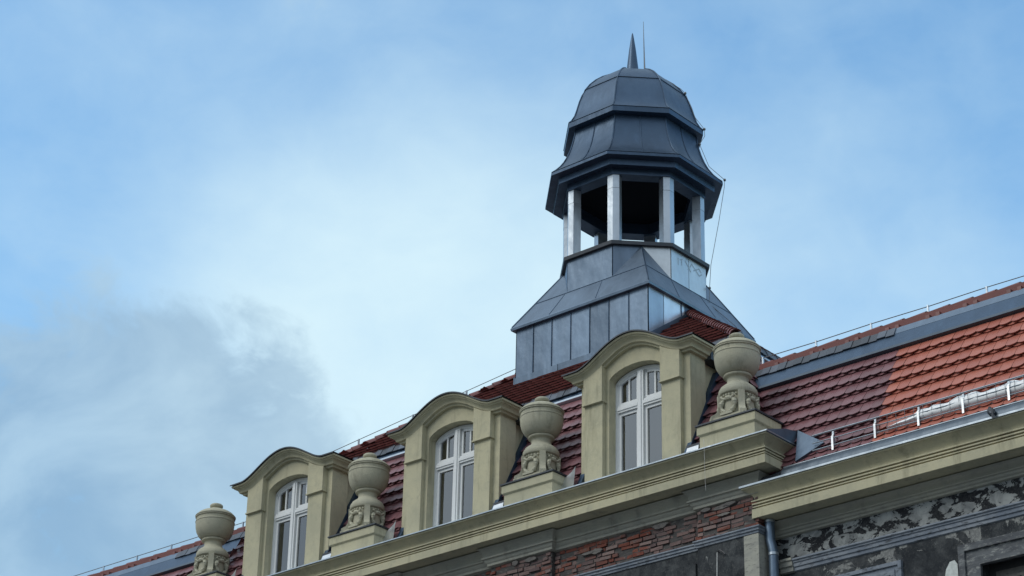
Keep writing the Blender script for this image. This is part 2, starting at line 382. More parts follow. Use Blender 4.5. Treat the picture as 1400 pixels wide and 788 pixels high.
# ---- exposed brick band, every brick its own island
bk = MB()
def brick_run(x0, x1, y, z0, z1, side=False):
    row = 0; z = z0
    while z < z1 - .03:
        h = min(.058, z1 - z); x = x0 - (.0 if row % 2 else .13)
        k = 0
        while x < x1:
            L = random.uniform(.19, .23) if (k + row) % 2 == 0 or random.random() < .3 else random.uniform(.09, .11)
            a, b = max(x, x0) + .005, min(x + L, x1) - .004
            if b - a > .03 and random.random() > .03:
                p = random.choice((-.004, .004, .010, .016, .024)) + random.uniform(-.004, .004); dz = random.uniform(-.006, .006)
                j = lambda s=.007: random.uniform(-s, s)
                zz0, zz1 = z + .006 + dz, z + h - .006 + dz
                if not side: vs = [(a + j(), y - p + j(), zz0 + j()), (b + j(), y - p + j(), zz0 + j()), (b + j(), y - p + j(), zz1 + j()), (a + j(), y - p + j(), zz1 + j()), (a - .003, y + .03, zz0 - .003), (b + .003, y + .03, zz0 - .003), (b + .003, y + .03, zz1 + .003), (a - .003, y + .03, zz1 + .003)]
                else: vs = [(y + p + j(), a + j(), zz0 + j()), (y + p + j(), b + j(), zz0 + j()), (y + p + j(), b + j(), zz1 + j()), (y + p + j(), a + j(), zz1 + j()), (y - .03, a, zz0), (y - .03, b, zz0), (y - .03, b, zz1), (y - .03, a, zz1)]
                bk.add(vs, [(0, 1, 2, 3), (0, 4, 5, 1), (1, 5, 6, 2), (2, 6, 7, 3), (3, 7, 4, 0), (4, 7, 6, 5)])
            x += L + .01; k += 1
        z += .0645; row += 1
for (xa, ya), (xb, yb) in zip(ress[1:-2], ress[2:-1]):
    if ya == yb: brick_run(xa, xb, ya + .012, 12.66, 13.13)
brick_run(-.08, DW, WX - .012, 12.66, 13.13, True)
bk.build('brick_band', 'brick', building)
for k in range(14):                                   # ragged remains of the old render on the bricks
    x = random.uniform(.8, 5.4); z = random.choice((13.06, 13.07, 13.08, 12.95)); w_ = random.uniform(.05, .16); h_ = random.uniform(.02, .04); yy = -.08 if (.97 < x < 2.1 or x > 4.76) else 0.0
    if min(abs(x - q) for q in (.95, 2.12, 4.74)) < w_ + .02: continue
    pl = [(x + w_ * math.cos(a_) * random.uniform(.75, 1.05), yy - .022 - .0007 * k, z + h_ * math.sin(a_) * random.uniform(.75, 1.1)) for a_ in [2 * math.pi * q / 22 for q in range(22)]]
    MB().prism(pl, (0, .04, 0)).build('render_remnant', 'remnant', building)

# ---- string courses, pilaster strip, panels
sp = [(0, 12.665), (.05, 12.66), (.052, 12.64), (.035, 12.628), (.035, 12.60), (.018, 12.592), (.016, 12.565), (0, 12.56)]
MB().sweep(ress, sp).build('string_course', 'string', building)
MB().box(5.52, WX + .012, -.092, .28, 2, 12.555).build('corner_strip', 'pale_render', building)
for xa, xb in ((-4.66, -2.2), (-.87, .87), (2.2, 4.66)):     # sunk fields between the pilasters
    f = MB()
    f.prism([(xa, -.03, 9.0), (xb, -.03, 9.0), (xb, -.03, 12.38), (xa, -.03, 12.38)], (0, .04, 0))
    f.build('wall_panel', 'stucco', building)
sw = [(0, 12.225), (.075, 12.215), (.08, 12.19), (.06, 12.175), (.06, 12.16), (.045, 12.15), (.04, 12.105), (.025, 12.10), (.02, 12.055), (0, 12.045)]
MB().sweep([(6.07, DW), (LX, DW)], sw).build('string_course', 'string', building)
MB().sweep([(-LX, DW), (-6.07, DW)], sw).build('string_course', 'string', building)
MB().sweep([(5.86, DW), (6.066, DW)], [(0, 12.24), (.085, 12.23), (.088, 12.195), (.07, 12.18), (.07, 12.12), (.05, 12.11), (.045, 12.05), (0, 12.04)]).build('string_block', 'pale_render', building)
def frame_ring(x0, x1, z0, z1, w, y, p):
    b = MB()
    for (o, i, pr) in ((0, w * .3, p), (w * .3 + .002, w * .62, p * .55), (w * .62 + .002, w, p * .8)):
        X0, X1, Z1 = x0 + o, x1 - o, z1 - o; t = i - o
        b.box(X0, X0 + t, y - pr, y + .02, z0, Z1 - t).box(X1 - t, X1, y - pr, y + .02, z0, Z1 - t).box(X0, X1, y - pr, y + .02, Z1 - t + .0, Z1)
    return b
pn = frame_ring(5.98, 7.73, 10.2, 11.84, .17, DW, .05); pn.build('panel_frame', 'string', building)
MB().box(6.16, 7.55, DW - .018, DW + .02, 10.2, 11.66).build('wall_panel', 'stucco', building)
# fresh plaster blob
pts = [(8.30, 11.2), (8.33, 11.45), (8.36, 11.58), (8.42, 11.67), (8.49, 11.68), (8.53, 11.62), (8.53, 11.3), (8.55, 11.0), (8.28, 11.0)]
MB().prism([(x - .0, DW - .008, z) for x, z in pts], (0, .02, 0)).build('plaster_patch', simple('fresh_plaster', (.62, .66, .64), .9), building)
# wing window
win = frame_ring(WIN[0] - .30, WIN[1] + .30, 9.2, WIN[3] + .26, .30, DW, .07).build('window', 'surround', building)
b = MB(); X0, X1, Z0, Z1 = WIN; y = DW + .16
b.box(X0, X0 + .09, y, y + .07, Z0, Z1).box(X1 - .09, X1, y, y + .07, Z0, Z1).box(X0 + .09, X1 - .09, y, y + .07, Z1 - .10, Z1).box(X0 + .09, X1 - .09, y, y + .07, Z0, Z0 + .09)
b.build('frame', simple('black_frame', (.035, .037, .04), .7), win)
b = MB(); xm = (X0 + X1) / 2
b.box(X0 + .16, X0 + .20, y - .02, y + .04, Z0 + .1, Z1 - .19).box(X0 + .2, X1 - .2, y - .02, y + .04, Z1 - .23, Z1 - .19).box(X1 - .2, X1 - .16, y - .02, y + .04, Z0 + .1, Z1 - .19)
b.box(X0 + .09, X0 + .158, y + .005, y + .05, Z0 + .09, Z1 - .1).box(X1 - .158, X1 - .09, y + .005, y + .05, Z0 + .09, Z1 - .1).box(X0 + .158, X1 - .158, y + .005, y + .05, Z1 - .185, Z1 - .1)
b.box(X0 + .46, X0 + .49, y - .02, y + .04, Z0 + .1, Z1 - .232).box(X1 - .49, X1 - .46, y - .02, y + .04, Z0 + .1, Z1 - .232)
b.build('glazing_bar', 'old_wood', win)
MB().box(X0 + .2, X1 - .2, y + .045, y + .05, Z0 + .1, Z1 - .2).build('pane', 'old_glass', win)

# ---- eaves cornices
def cavetto(z1, z0, d1, d0, n=9):
    return [(d1 - (d1 - d0) * math.sin(math.pi / 2 * i / n) ** .9, z1 + (z0 - z1) * i / n) for i in range(n + 1)]
def cyma(z1, z0, d1, d0, n=9):
    return [(d0 + (d1 - d0) * (1 - .5 * (1 + math.cos(math.pi * (1 - i / n)))) if False else d0 + (d1 - d0) * (.5 + .5 * math.cos(math.pi * i / n)), z1 + (z0 - z1) * i / n) for i in range(n + 1)]
def cornice_profile(zt, zf, zb, p):
    h = zt - zf
    c = [(-.05, zt)] + [(p, zt), (p, zt - .03)] + cavetto(zt - .034, zt - .40 * h, p - .014, p - .135)
    for k, (a, b_) in enumerate(((.415, .46), (.51, .56), (.61, .65))):
        q_ = p - .095 - .006 * k
        c += [(q_, zt - a * h), (q_, zt - b_ * h), (p - .155, zt - (b_ + .008) * h), (p - .15, zt - (b_ + .042) * h)]
    c += [(p - .10, zt - .70 * h), (p - .10, zf), (.16, zf)]
    return c + bed(zf, zb)
def bed(zf, zb):
    h = zf - zb
    return [(.16, zf - .06 * h), (.13, zf - .12 * h), (.10, zf - .26 * h), (.085, zf - .42 * h), (.08, zf - .50 * h), (.105, zf - .51 * h), (.105, zf - .60 * h), (.08, zf - .62 * h), (.065, zf - .74 * h), (.04, zf - .80 * h), (.04, zf - .93 * h), (.0, zf - .97 * h), (-.02, zb)]
prof_c = cornice_profile(13.79, 13.395, 13.10, .50)
ic = [i for i, q in enumerate(prof_c) if q == (.16, 13.395)][0]
end_y = .34
MB().sweep([(-WX + .03, end_y), (-WX + .03, 0), (WX - .03, 0), (WX - .03, end_y)], prof_c[:ic + 1] + [(-.05, 13.395)]).build('cornice', 'plaster', building)
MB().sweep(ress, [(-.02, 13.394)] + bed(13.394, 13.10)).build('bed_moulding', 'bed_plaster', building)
prof_w = cornice_profile(13.21, 12.775, 12.55, .50)
MB().sweep([(5.62, .9), (5.62, DW), (LX, DW)], [(min(q[0], q[0]) , q[1]) for q in prof_w]).build('cornice', 'plaster', building) if False else None
def wing_cornice(s):
    # the end returns on itself just in front of the centre's corner
    m = MB(); i0 = [i for i, q in enumerate(prof_w) if q == (.16, 12.775)][0]
    path = [(s * (5.63 + .44), DW + .3), (s * (5.63 + .44), DW), (s * LX, DW)]
    if s > 0:
        pr = [(q[0], q[1]) for q in prof_w[:i0]] + [(.44, 12.775)]
        rows = []
        for k, X in enumerate((None, LX)):
            rows.append([((5.57 + (.5 - d)) if X is None else X, DW - d, z) for d, z in prof_w[:i0] + [(.0, 12.775)]])
        m.grid(rows); n = len(rows[0]); back = [(p[0], -.075 if abs(p[0]) < WX else DW, p[2]) for p in rows[0]]
        m.grid([rows[0], back])
        m.build('cornice', 'plaster', building)
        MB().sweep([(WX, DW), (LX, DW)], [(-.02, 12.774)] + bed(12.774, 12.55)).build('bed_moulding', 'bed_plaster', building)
    else:
        m.sweep([(-LX, DW), (-5.9, DW)], prof_w); m.build('cornice', 'plaster', building)
wing_cornice(1); wing_cornice(-1)

# ---- sheet metal on the eaves
fl = MB(); pz = [(.52, 13.782), (.52, 13.80), (.06, 13.86), (-.3, 13.98), (-.3, 13.782)]
fl.sweep([(-WX + .03, end_y), (-WX + .03, 0), (WX - .03, 0), (WX - .03, end_y)], pz); fl.build('eaves_flashing', 'galv', building)
for s in (1, -1):
    kb = MB()
    kb.prism([(s * 6.235, -.49, 13.775), (s * 6.235, .36, 13.775), (s * 6.235, .36, 14.03), (s * 6.235, -.05, 13.96), (s * 6.235, -.49, 13.812)], (-s * .10, 0, 0))
    zz = lambda y_: 14.1 + (y_ - .35) * SL
    A, B, C = (s * 6.25, .21, 14.02), (s * 6.38, -.07, 13.44), (s * 6.78, .035, 13.65)
    kb.prism([A, B, C], (0, .09, -.044))
    kb.build('verge_flashing', 'zinc', building)
MB().box(5.92, 6.16, -.08, .20, 13.86, 13.96).build('gutter_box', 'zinc_bright', building)
for s in (1, -1):
    g = MB(); xs = (s * 6.22, s * LX); prof = [(-.185, 13.23), (-.182, 13.26), (-.172, 13.30), (-.155, 13.335), (-.13, 13.355), (-.10, 13.365), (.02, 13.32), (.02, 13.23)]
    g.prism([(xs[0], a, b_) for a, b_ in prof], (xs[1] - xs[0], 0, 0)); gt = g.build('gutter', 'gutter_zinc', building)
    MB().tube([(xs[0], -.11, 13.372), (xs[1], -.11, 13.372)], .014, 8).build('gutter_rim', 'galv', gt)
    xa = s * 5.55 if s > 0 else s * 5.9
    MB().box(min(xa, xs[1]), max(xa, xs[1]), -.222, DW, 13.20, 13.226).build('eaves_flashing', 'galv', building)
ob = MB(); ob.box(5.66, 5.80, -.10, .02, 13.23, 13.345).tube([(5.80, -.06, 13.29), (6.0, -.06, 13.285), (6.24, -.08, 13.30)], .055, 12)
ob.build('gutter_outlet', 'lead', building)

# ---- roof sheathing
rf = MB()
zt, zb = 16.20, 13.80
zd = 15.72
rf.grid([[(-XC(zd), YC(zd), zd), (XC(zd), YC(zd), zd)], [(-XC(zt), YC(zt), zt), (XC(zt), YC(zt), zt)]])
for xa, xb in ((-5.0, -4.53), (-2.67, -.93), (.93, 2.67), (4.53, 5.0)):
    e0, e1 = (XC(zb) if abs(x) == 5.0 else abs(x) for x in (xa, xb)); f0, f1 = (XC(zd) if abs(x) == 5.0 else abs(x) for x in (xa, xb)); c = math.copysign
    rf.grid([[(c(e0, xa), YC(zb), zb), (c(e1, xb), YC(zb), zb)], [(c(f0, xa), YC(zd), zd), (c(f1, xb), YC(zd), zd)]])
for s in (1, -1): rf.grid([[(s * XC(zb), YC(zb), zb), (s * XC(zb), BY - YC(zb), zb)], [(s * XC(zt), YC(zt), zt), (s * XC(zt), BY - YC(zt), zt)]])
rf.grid([[(-XC(zb), BY - YC(zb), zb), (XC(zb), BY - YC(zb), zb)], [(-XC(zt), BY - YC(zt), zt), (XC(zt), BY - YC(zt), zt)]])
cx, cy = XC(zt), YC(zt); rise = 3.1
for q in (((-cx, cy), (cx, cy), (cx - rise, cy + rise), (-cx + rise, cy + rise)), ((cx, cy), (cx, BY - cy), (cx - rise, BY - cy - rise), (cx - rise, cy + rise)), ((-cx, cy), (-cx, BY - cy), (-cx + rise, BY - cy - rise), (-cx + rise, cy + rise)), ((-cx, BY - cy), (cx, BY - cy), (cx - rise, BY - cy - rise), (-cx + rise, BY - cy - rise))):
    rf.add([(q[0][0], q[0][1], zt), (q[1][0], q[1][1], zt), (q[2][0], q[2][1], zt + rise * US), (q[3][0], q[3][1], zt + rise * US)], [(0, 1, 2, 3)])
rf.build('roof_deck', 'underlay', building)
wt = 15.62
for s in (1, -1):
    w_ = MB(); x0, x1 = s * 4.3, s * LX
    w_.prism([(x0, YW(13.36), 13.36), (x0, YW(wt), wt), (x0, BY, wt - .2), (x0, BY, 13.2), (x0, .06, 13.22)], (x1 - x0, 0, 0)); w_.build('roof_deck', 'underlay', building)

# ---- plain tiles, crown bond
TW = .178
def tile_piece(m, O, U, V, Nn, u, v, w, L, lift, arc, low=.004, th=.03):
    n = 6; pts = []
    for i in range(n + 1):
        t = -1 + 2 * i / n; pts.append((u + t * w / 2, v + arc * t * t))
    top = [(u - w / 2, v + L), (u + w / 2, v + L)]
    def P(a, b_, h): return O + U * a + V * b_ + Nn * h
    vs = [P(a, b_, lift - (lift - low) * (b_ - v) / L) for a, b_ in pts] + [P(top[1][0], top[1][1], low), P(top[0][0], top[0][1], low)] + [P(a, b_ + .002, lift - th) for a, b_ in pts]
    k = n + 1
    m.add(vs, [tuple(range(k + 2))] + [(i + 1, i, k + 2 + i, k + 3 + i) for i in range(n)])
def tile_face(groups, O, U, V, Nn, courses, urange, pitch, pick, double=True, arc=.032, skip=None):
    O, U, V, Nn = map(Vector, (O, U, V, Nn))
    for ci, v in enumerate(courses):
        for layer in ((1, 0) if double else (0,)):
            ua, ub = urange(v); k = math.floor(ua / TW) - 1
            while k * TW < ub + TW:
                u = (k + (.5 if (layer + (0 if double else ci)) % 2 else 0)) * TW + random.uniform(-.002, .002)
                if ua <= u <= ub and not (skip and skip(u, v)):
                    jl = random.uniform(-.003, .003)
                    tile_piece(groups[pick(u, v)], O, U, V, Nn, u, v - (.019 if layer else 0) + random.uniform(-.003, .003), TW - .005, pitch + .03 + (.05 if layer else 0), ((.034 if layer else .066) if double else .075) + jl, arc, th=.015 if double else .03)
                k += 1
q = math.sqrt(1 + SL * SL); Vc = Vector((0, 1 / q, SL / q)); Nc = Vector((0, -SL / q, 1 / q))
pitch = .241
# centre, between the dormers
cz = [15.74 - .217 * k for k in range(9)]
g = {0: MB()}
tile_face(g, (0, YC(13.8), 13.8), (1, 0, 0), Vc, Nc, [(z - 13.8) * q / SL for z in cz], lambda v: (-XC(13.8) + v / q + .1, XC(13.8) - v / q - .1), pitch, lambda u, v: 0, skip=lambda u, v: v < 2.0 and min(abs(u), abs(u - 3.6), abs(u + 3.6)) < .96)
g[0].build('roof_tiles', 'tile_dark', building)
for s in (1, -1):
    g = {0: MB()}
    Vs = Vector((-s / q, 0, SL / q)); Ns = Vector((s * SL / q, 0, 1 / q))
    tile_face(g, (s * XC(13.8), 0, 13.8), (0, 1, 0), Vs, Ns, [(z - 13.8) * q / SL for z in cz], lambda v: (YC(13.8) + v / q + .1, 3.0), pitch, lambda u, v: 0)
    g[0].build('roof_tiles', 'tile_dark', building)
# wings: plum tiles beside the centre, orange ones beyond
wz = [14.88 - .217 * k for k in range(7)] + [13.47, 13.385]
for s in (1, -1):
    g = {0: MB(), 1: MB()}
    edge = lambda u, v, s=s: 1 if abs(u) > 7.62 + .03 * math.sin(v * 9) else 0
    tile_face(g, (0, YW(13.36), 13.36), (1, 0, 0), Vc, Nc, [(z - 13.36) * q / SL for z in wz], (lambda v: (4.4, LX)) if s > 0 else (lambda v: (-LX, -4.4)), pitch, edge)
    g[0].build('roof_tiles', 'tile_dark', building)
    o = g[1].build('roof_tiles', 'tile_orange', building); o['label'] = 'newer orange tiles on the wing roof'
# upper roof of the centre, seen at a grazing angle
qu = math.sqrt(1 + US * US); Vu = Vector((0, 1 / qu, US / qu)); Nu = Vector((0, -US / qu, 1 / qu))
g = {0: MB()}
tile_face(g, (0, cy, zt), (1, 0, 0), Vu, Nu, [-.05 + .305 * k for k in range(14)], lambda v: (-cx + v / qu + .06, cx - v / qu - .06), .305, lambda u, v: 0, False, .012)
for s in (1, -1):
    tile_face(g, (s * cx, 0, zt), (0, 1, 0), Vector((-s / qu, 0, US / qu)), Vector((s * US / qu, 0, 1 / qu)), [-.05 + .305 * k for k in range(14)], lambda v: (cy + v / qu + .06, BY - cy - v / qu), .305, lambda u, v: 0, False, .012)
g[0].build('roof_tiles', 'tile_hip', building)

# ---- ridge and hip tiles
def barrels(p0, p1, rad, L, up=Vector((0, 0, 1))):
    m = MB(); p0, p1 = Vector(p0), Vector(p1); d = (p1 - p0); n = max(1, int(d.length / L)); t = d.normalized(); a = t.cross(up).normalized(); b_ = a.cross(t)
    for i in range(n):
        s0 = p0 + d * (i / n); s1 = p0 + d * ((i + 1.12) / n); j = random.uniform(-.004, .004)
        rows = []
        for s_, rr in ((s0, rad * 1.16), (s1, rad * .92)):
            rows.append([s_ + (a * math.cos(math.pi * k / 8) + b_ * math.sin(math.pi * k / 8)) * rr + b_ * j for k in range(9)])
        inner = [s0 + (a * math.cos(math.pi * k / 8) + b_ * math.sin(math.pi * k / 8)) * rad * .95 + t * .01 for k in range(9)]
        m.grid([inner] + rows)
    return m
hipt = MB()
for s in (1, -1): barrels((s * (cx + .02), cy - .02, zt + .03), (s * 1.40, cy + cx - 1.40, zt + (cx - 1.40) * US + .05), .085, .22).build('hip_tiles', 'tile_hip', building)
for s in (1, -1):
    rg = barrels((s * LX, 1.15, 15.595), (s * 4.55, 1.15, 15.595), .085, .36)
    x = 4.9
    while x < 10.5:                                   # tile noses peeping out under the ridge
        for dx in (0, .16): rg.obox((s * (x + dx), 1.02, 15.515), (.03, 0, 0), (0, .05, 0), (0, 0, .032))
        x += random.uniform(.5, .7)
    rg.obox((s * (LX + 4.6) / 2, 1.115, 15.55), ((LX - 4.6) / 2, 0, 0), (0, .07, .01), (0, -.012, .085))
    rg.build('ridge_tiles', 'tile_hip', building)

# ---- flashing and shingle bands along the mansard break
def band(name, mat, X0, X1, Yf, z0, z1, out, side=None, parent=building):
    m = MB(); d = Nc * out
    if side is None:
        m.prism([(X0, Yf(z0) + d.y, z0 + d.z), (X1, Yf(z0) + d.y, z0 + d.z), (X1, Yf(z1) + d.y, z1 + d.z), (X0, Yf(z1) + d.y, z1 + d.z)], (0, .06, -.03))
    else:
        s = side; m.prism([(s * (XC(z0) - d.y), X0, z0 + d.z), (s * (XC(z0) - d.y), X1, z0 + d.z), (s * (XC(z1) - d.y), X1, z1 + d.z), (s * (XC(z1) - d.y), X0, z1 + d.z)], (-s * .06, 0, -.03))
    return m.build(name, mat, parent)
def shingles(name, X0, X1, Yf, z0, z1, out, side=None):
    m = MB(); x = X0; k = 0
    while x < X1:
        w = .14; o_ = out + .008 * (k % 2) + random.uniform(0, .004); d = Nc * o_; dz = random.uniform(-.012, .008)
        if side is None: pts = [(x, Yf(z0 + dz) + d.y - .012, z0 + dz + d.z), (x + w - .006, Yf(z0 + dz) + d.y - .012, z0 + dz + d.z), (x + w - .006, Yf(z1) + d.y, z1 + d.z), (x, Yf(z1) + d.y, z1 + d.z)]; ex = (0, .02, -.01)
        else:
            s = side; pts = [(s * (XC(z0) - d.y), x, z0 + d.z), (s * (XC(z0) - d.y), x + w - .006, z0 + d.z), (s * (XC(z1) - d.y), x + w - .006, z1 + d.z), (s * (XC(z1) - d.y), x, z1 + d.z)]; ex = (-s * .02, 0, -.01)
        m.prism(pts, ex); x += w; k += 1
    return m.build(name, 'slate', building)
xb = XC(16.0)
band('break_trim', 'galv', -XC(15.96) - .05, XC(15.96) + .05, YC, 15.925, 15.965, .075)
band('break_flashing', 'zinc_dark', -XC(16) - .03, XC(16) + .03, YC, 15.96, 16.07, .045)
shingles('shingle_band', -XC(16.1) - .02, XC(16.1), YC, 16.06, 16.21, .065)
for s in (1, -1):
    band('break_trim', 'galv', YC(15.96), BY / 2, YC, 15.925, 15.965, .075, s); band('break_flashing', 'zinc_dark', YC(16), BY / 2, YC, 15.96, 16.07, .045, s)
    shingles('shingle_band', YC(16.1), BY / 2, YC, 16.06, 16.21, .065, s)
    a_, b_ = sorted((s * 4.5, s * LX))
    band('break_trim', 'gutter_zinc', a_, b_, YW, 15.065, 15.108, .08); band('break_flashing', 'zinc_dark', a_, b_, YW, 15.11, 15.36, .05)
    xs_ = 7.4; shingles('shingle_band', *sorted((s * 4.5, s * xs_)), YW, 15.345, 15.475, .058); band('flashing_upstand', 'zinc', *sorted((s * (xs_ + .01), s * LX)), YW, 15.362, 15.475, .052)

# ---- pedestals carrying the urns
for x in (-5.4, -1.8, 1.8, 5.4):
    p = MB(); a = .465
    sl_ = [(.0, 14.245), (.03, 14.24), (.03, 14.12), (.012, 14.105), (0, 14.10), (0, 13.75)]
    p.sweep([(x - a, .34), (x - a, -.255), (x + a, -.255), (x + a, .34)], sl_)
    p.grid([[(x - a, -.255, 14.245), (x + a, -.255, 14.245)], [(x - a, .34, 14.245), (x + a, .34, 14.245)]]); p.grid([[(x - a, .34, 14.245), (x + a, .34, 14.245)], [(x - a, .34, 13.75), (x + a, .34, 13.75)]])
    po = p.build('urn_pedestal', 'plaster', building)
    MB().box(x - a - .05, x + a + .05, -.305, .36, 14.246, 14.268).build('cover_sheet', 'lead', po)
# gutter sheets between pedestals and dormers
for x in (-3.6, 0, 3.6):
    zs = MB(); zs.prism([(x + 1.01, -.20, 13.85), (x + 1.28, -.24, 13.85), (x + 1.25, -.17, 14.04), (x + 1.03, -.14, 14.05)], (0, .02, 0)).build('upstand_sheet', 'zinc_bright', building)
    MB().box(x + 1.0, x + 1.33, -.12, .05, 14.03, 14.10).build('upstand_cap', 'lead', building)
    n = 8; rows = []
    for i in range(n + 1):
        t = i / n; rows.append([(x - 1.34 + .33 * t, -.10 - .08 * t * t, 13.85), (x - 1.34 + .33 * t, -.02 - .10 * t * t, 14.20 + .10 * t)])
    MB().grid(rows).build('upstand_sheet', 'zinc_bright', building)

# ------------------------------------------------------------------ dormers
def dormer(x, label):
    d = thing('dormer', label, 'dormer window', (x, 0, 0), 'arched dormers along the roof edge')
    H = 1.0; HO = .48
    def ztop(u):                                            # lower edge of the cornice
        t = min(abs(u) / .98, 1); return 15.595 + .365 * (.5 + .5 * math.cos(math.pi * min(1, t * 1.02))) ** .92
    def zarch(u): return 15.50 + .205 * math.sqrt(max(0, 1 - (u / (HO + .02)) ** 2)) if abs(u) < HO else 0
    xs = sorted(set([-H + 2 * H * i / 44 for i in range(45)] + [-HO + 2 * HO * i / 24 for i in range(25)]))
    b = MB()
    for u0, u1 in zip(xs[:-1], xs[1:]):
        um = (u0 + u1) / 2
        lo = (lambda u: 13.6) if abs(um) > HO else (lambda u: max(zarch(min(max(u, -HO + 1e-6), HO - 1e-6)), 15.5))
        b.add([(u0, 0, lo(u0)), (u1, 0, lo(u1)), (u1, 0, ztop(u1) + .06), (u0, 0, ztop(u0) + .06)], [(0, 1, 2, 3)])
        if abs(um) < HO: b.add([(u0, 0, lo(u0)), (u1, 0, lo(u1)), (u1, .26, lo(u1)), (u0, .26, lo(u0))], [(0, 1, 2, 3)])
    for s in (1, -1):
        z5 = max(zarch(HO - 1e-6), 15.5); b.add([(s * HO, 0, 13.6), (s * HO, 0, z5), (s * HO, .26, z5), (s * HO, .26, 13.6)], [(0, 1, 2, 3)])
        b.add([(s * H, 0, 13.6), (s * H, .36, 13.6), (s * H, .36, 15.66), (s * H, 0, 15.66)], [(0, 1, 2, 3)])
        b.add([(s * H, .36, 13.6), (s * (H - .07), .36, 13.6), (s * (H - .07), .36, 15.66), (s * H, .36, 15.66)], [(0, 1, 2, 3)])
        b.add([(s * (H - .07), .36, 13.6), (s * (H - .07), 1.2, 13.6), (s * (H - .07), 1.2, 15.66), (s * (H - .07), .36, 15.66)], [(0, 1, 2, 3)])
    b.build('wall', 'plaster', d)
    for s in (1, -1):
        pil = MB(); c = s * .71; zt_ = lambda u: ztop(u) + .03
        pil.box(c - .165, c + .165, -.075, .0, 13.6, 15.205)
        # projecting upper block with a small drip edge
        w = .175; rows = []
        poly = [(c - w, 15.20), (c + w, 15.20)] + [(c + w - 2 * w * i / 6, zt_(c + w - 2 * w * i / 6)) for i in range(7)]
        pil.prism([(a, -.105, z) for a, z in poly], (0, .105, 0))
        pil.prism([(c - w - .012, -.12, 15.205), (c + w + .012, -.12, 15.205), (c + w + .012, -.12, 15.228), (c - w - .012, -.12, 15.228)], (0, .12, 0))
        pil.build('pilaster', 'plaster', d)
    # curved cornice with returns
    pr = [(.0, .0), (.055, .0), (.062, .03), (.10, .034), (.105, .05), (.118, .075), (.15, .095), (.165, .10), (.17, .118), (.195, .122), (.20, .15), (.0, .15)]
    us = [-.98 + 1.96 * i / 48 for i in range(49)]; rows = []
    def cpoint(u, h):
        e = .004; dz = (ztop(u + e) - ztop(u - e)) / (2 * e) if abs(u) < .97 else 0; L = math.sqrt(1 + dz * dz)
        return (u - h * dz / L, ztop(u) + h / L)
    cols = []
    for dpt, h in pr:
        line = [(-H - dpt, .34, ztop(.98) + h), (-H - dpt, -dpt, ztop(.98) + h)]
        line += [(cpoint(u, h)[0], -dpt, cpoint(u, h)[1]) for u in us]
        line += [(H + dpt, -dpt, ztop(.98) + h), (H + dpt, .34, ztop(.98) + h)]
        cols.append(line)
    m = MB(); m.grid(cols)
    for e in (0, -1): m.add([c_[e] for c_ in cols] , [tuple(range(len(cols)))])
    m.build('cornice', 'plaster', d, 40)
    # sheet metal roof that follows the curve back into the slope
    m = MB(); sec = [(-H - .215, ztop(.98) + .15)] + [(cpoint(u, .152)[0], cpoint(u, .152)[1]) for u in us] + [(H + .215, ztop(.98) + .15)]
    up = [(a, z + .022) for a, z in sec]
    for y0, y1 in ((-.225, 1.12),):
        m.grid([[(a, y0, z) for a, z in sec], [(a, y0, z) for a, z in up], [(a, y1, z) for a, z in up], [(a, y1, z) for a, z in sec]])
    for s in (1, -1): m.box(min(s * .94, s * 1.12), max(s * .94, s * 1.12), .345, .95, ztop(.98) - .02, ztop(.98) + .15)
    m.build('roof', 'lead', d, 40)
    # step flashing where the cheek meets the tiles
    for s in (1, -1):
        z0, z1 = 13.95, 15.5; m = MB()
        m.prism([(s * .935, YC(z0) - .10, z0), (s * .935, YC(z1) - .10, z1), (s * .935, YC(z1) + .1, z1), (s * .935, YC(z0) + .1, z0)], (s * .075, 0, 0))
        m.build('side_flashing', 'zinc_dark', d)
    # window
    Y = .15; w = MB(); fw = .055
    def fr(x0, x1, z0, z1, y0=Y, y1=Y + .07): w.box(x0, x1, y0, y1, z0, z1)
    za = lambda u: 15.47 + .225 * math.sqrt(max(0, 1 - (u / .50) ** 2))
    n = 20
    outer = [(-HO + 2 * HO * i / n, za(-HO + 2 * HO * i / n) + .0) for i in range(n + 1)]; inner = [(a * (HO - fw) / HO, z - fw) for a, z in outer]
    w.grid([[(a, Y, z) for a, z in outer], [(a, Y, z) for a, z in inner], [(a, Y + .07, z) for a, z in inner]])
    fr(-HO, -HO + fw, 13.9, za(HO) - .0); fr(HO - fw, HO, 13.9, za(HO)); fr(-HO + fw, HO - fw, 13.86, 13.95)
    win = w.build('window', 'white_paint', d, 25)
    MB().box(-HO - .02, HO + .02, -.03, Y, 13.90, 13.93).build('sill', 'zinc_bright', win)
    mu = MB().box(-.052, .052, Y - .03, Y + .05, 13.95, za(0) - fw); mu.box(-.02, .02, Y - .045, Y - .03, 13.95, za(0) - fw - .02); mu.build('mullion', 'white_paint', win)
    tr = MB()
    for s in (1, -1):
        a0, a1 = sorted((s * .054, s * (HO - fw))); tr.box(a0, a1, Y - .02, Y + .05, 15.06, 15.17); tr.box(a0, a1, Y - .035, Y - .02, 15.09, 15.135)
    tr.build('transom', 'white_paint', win)
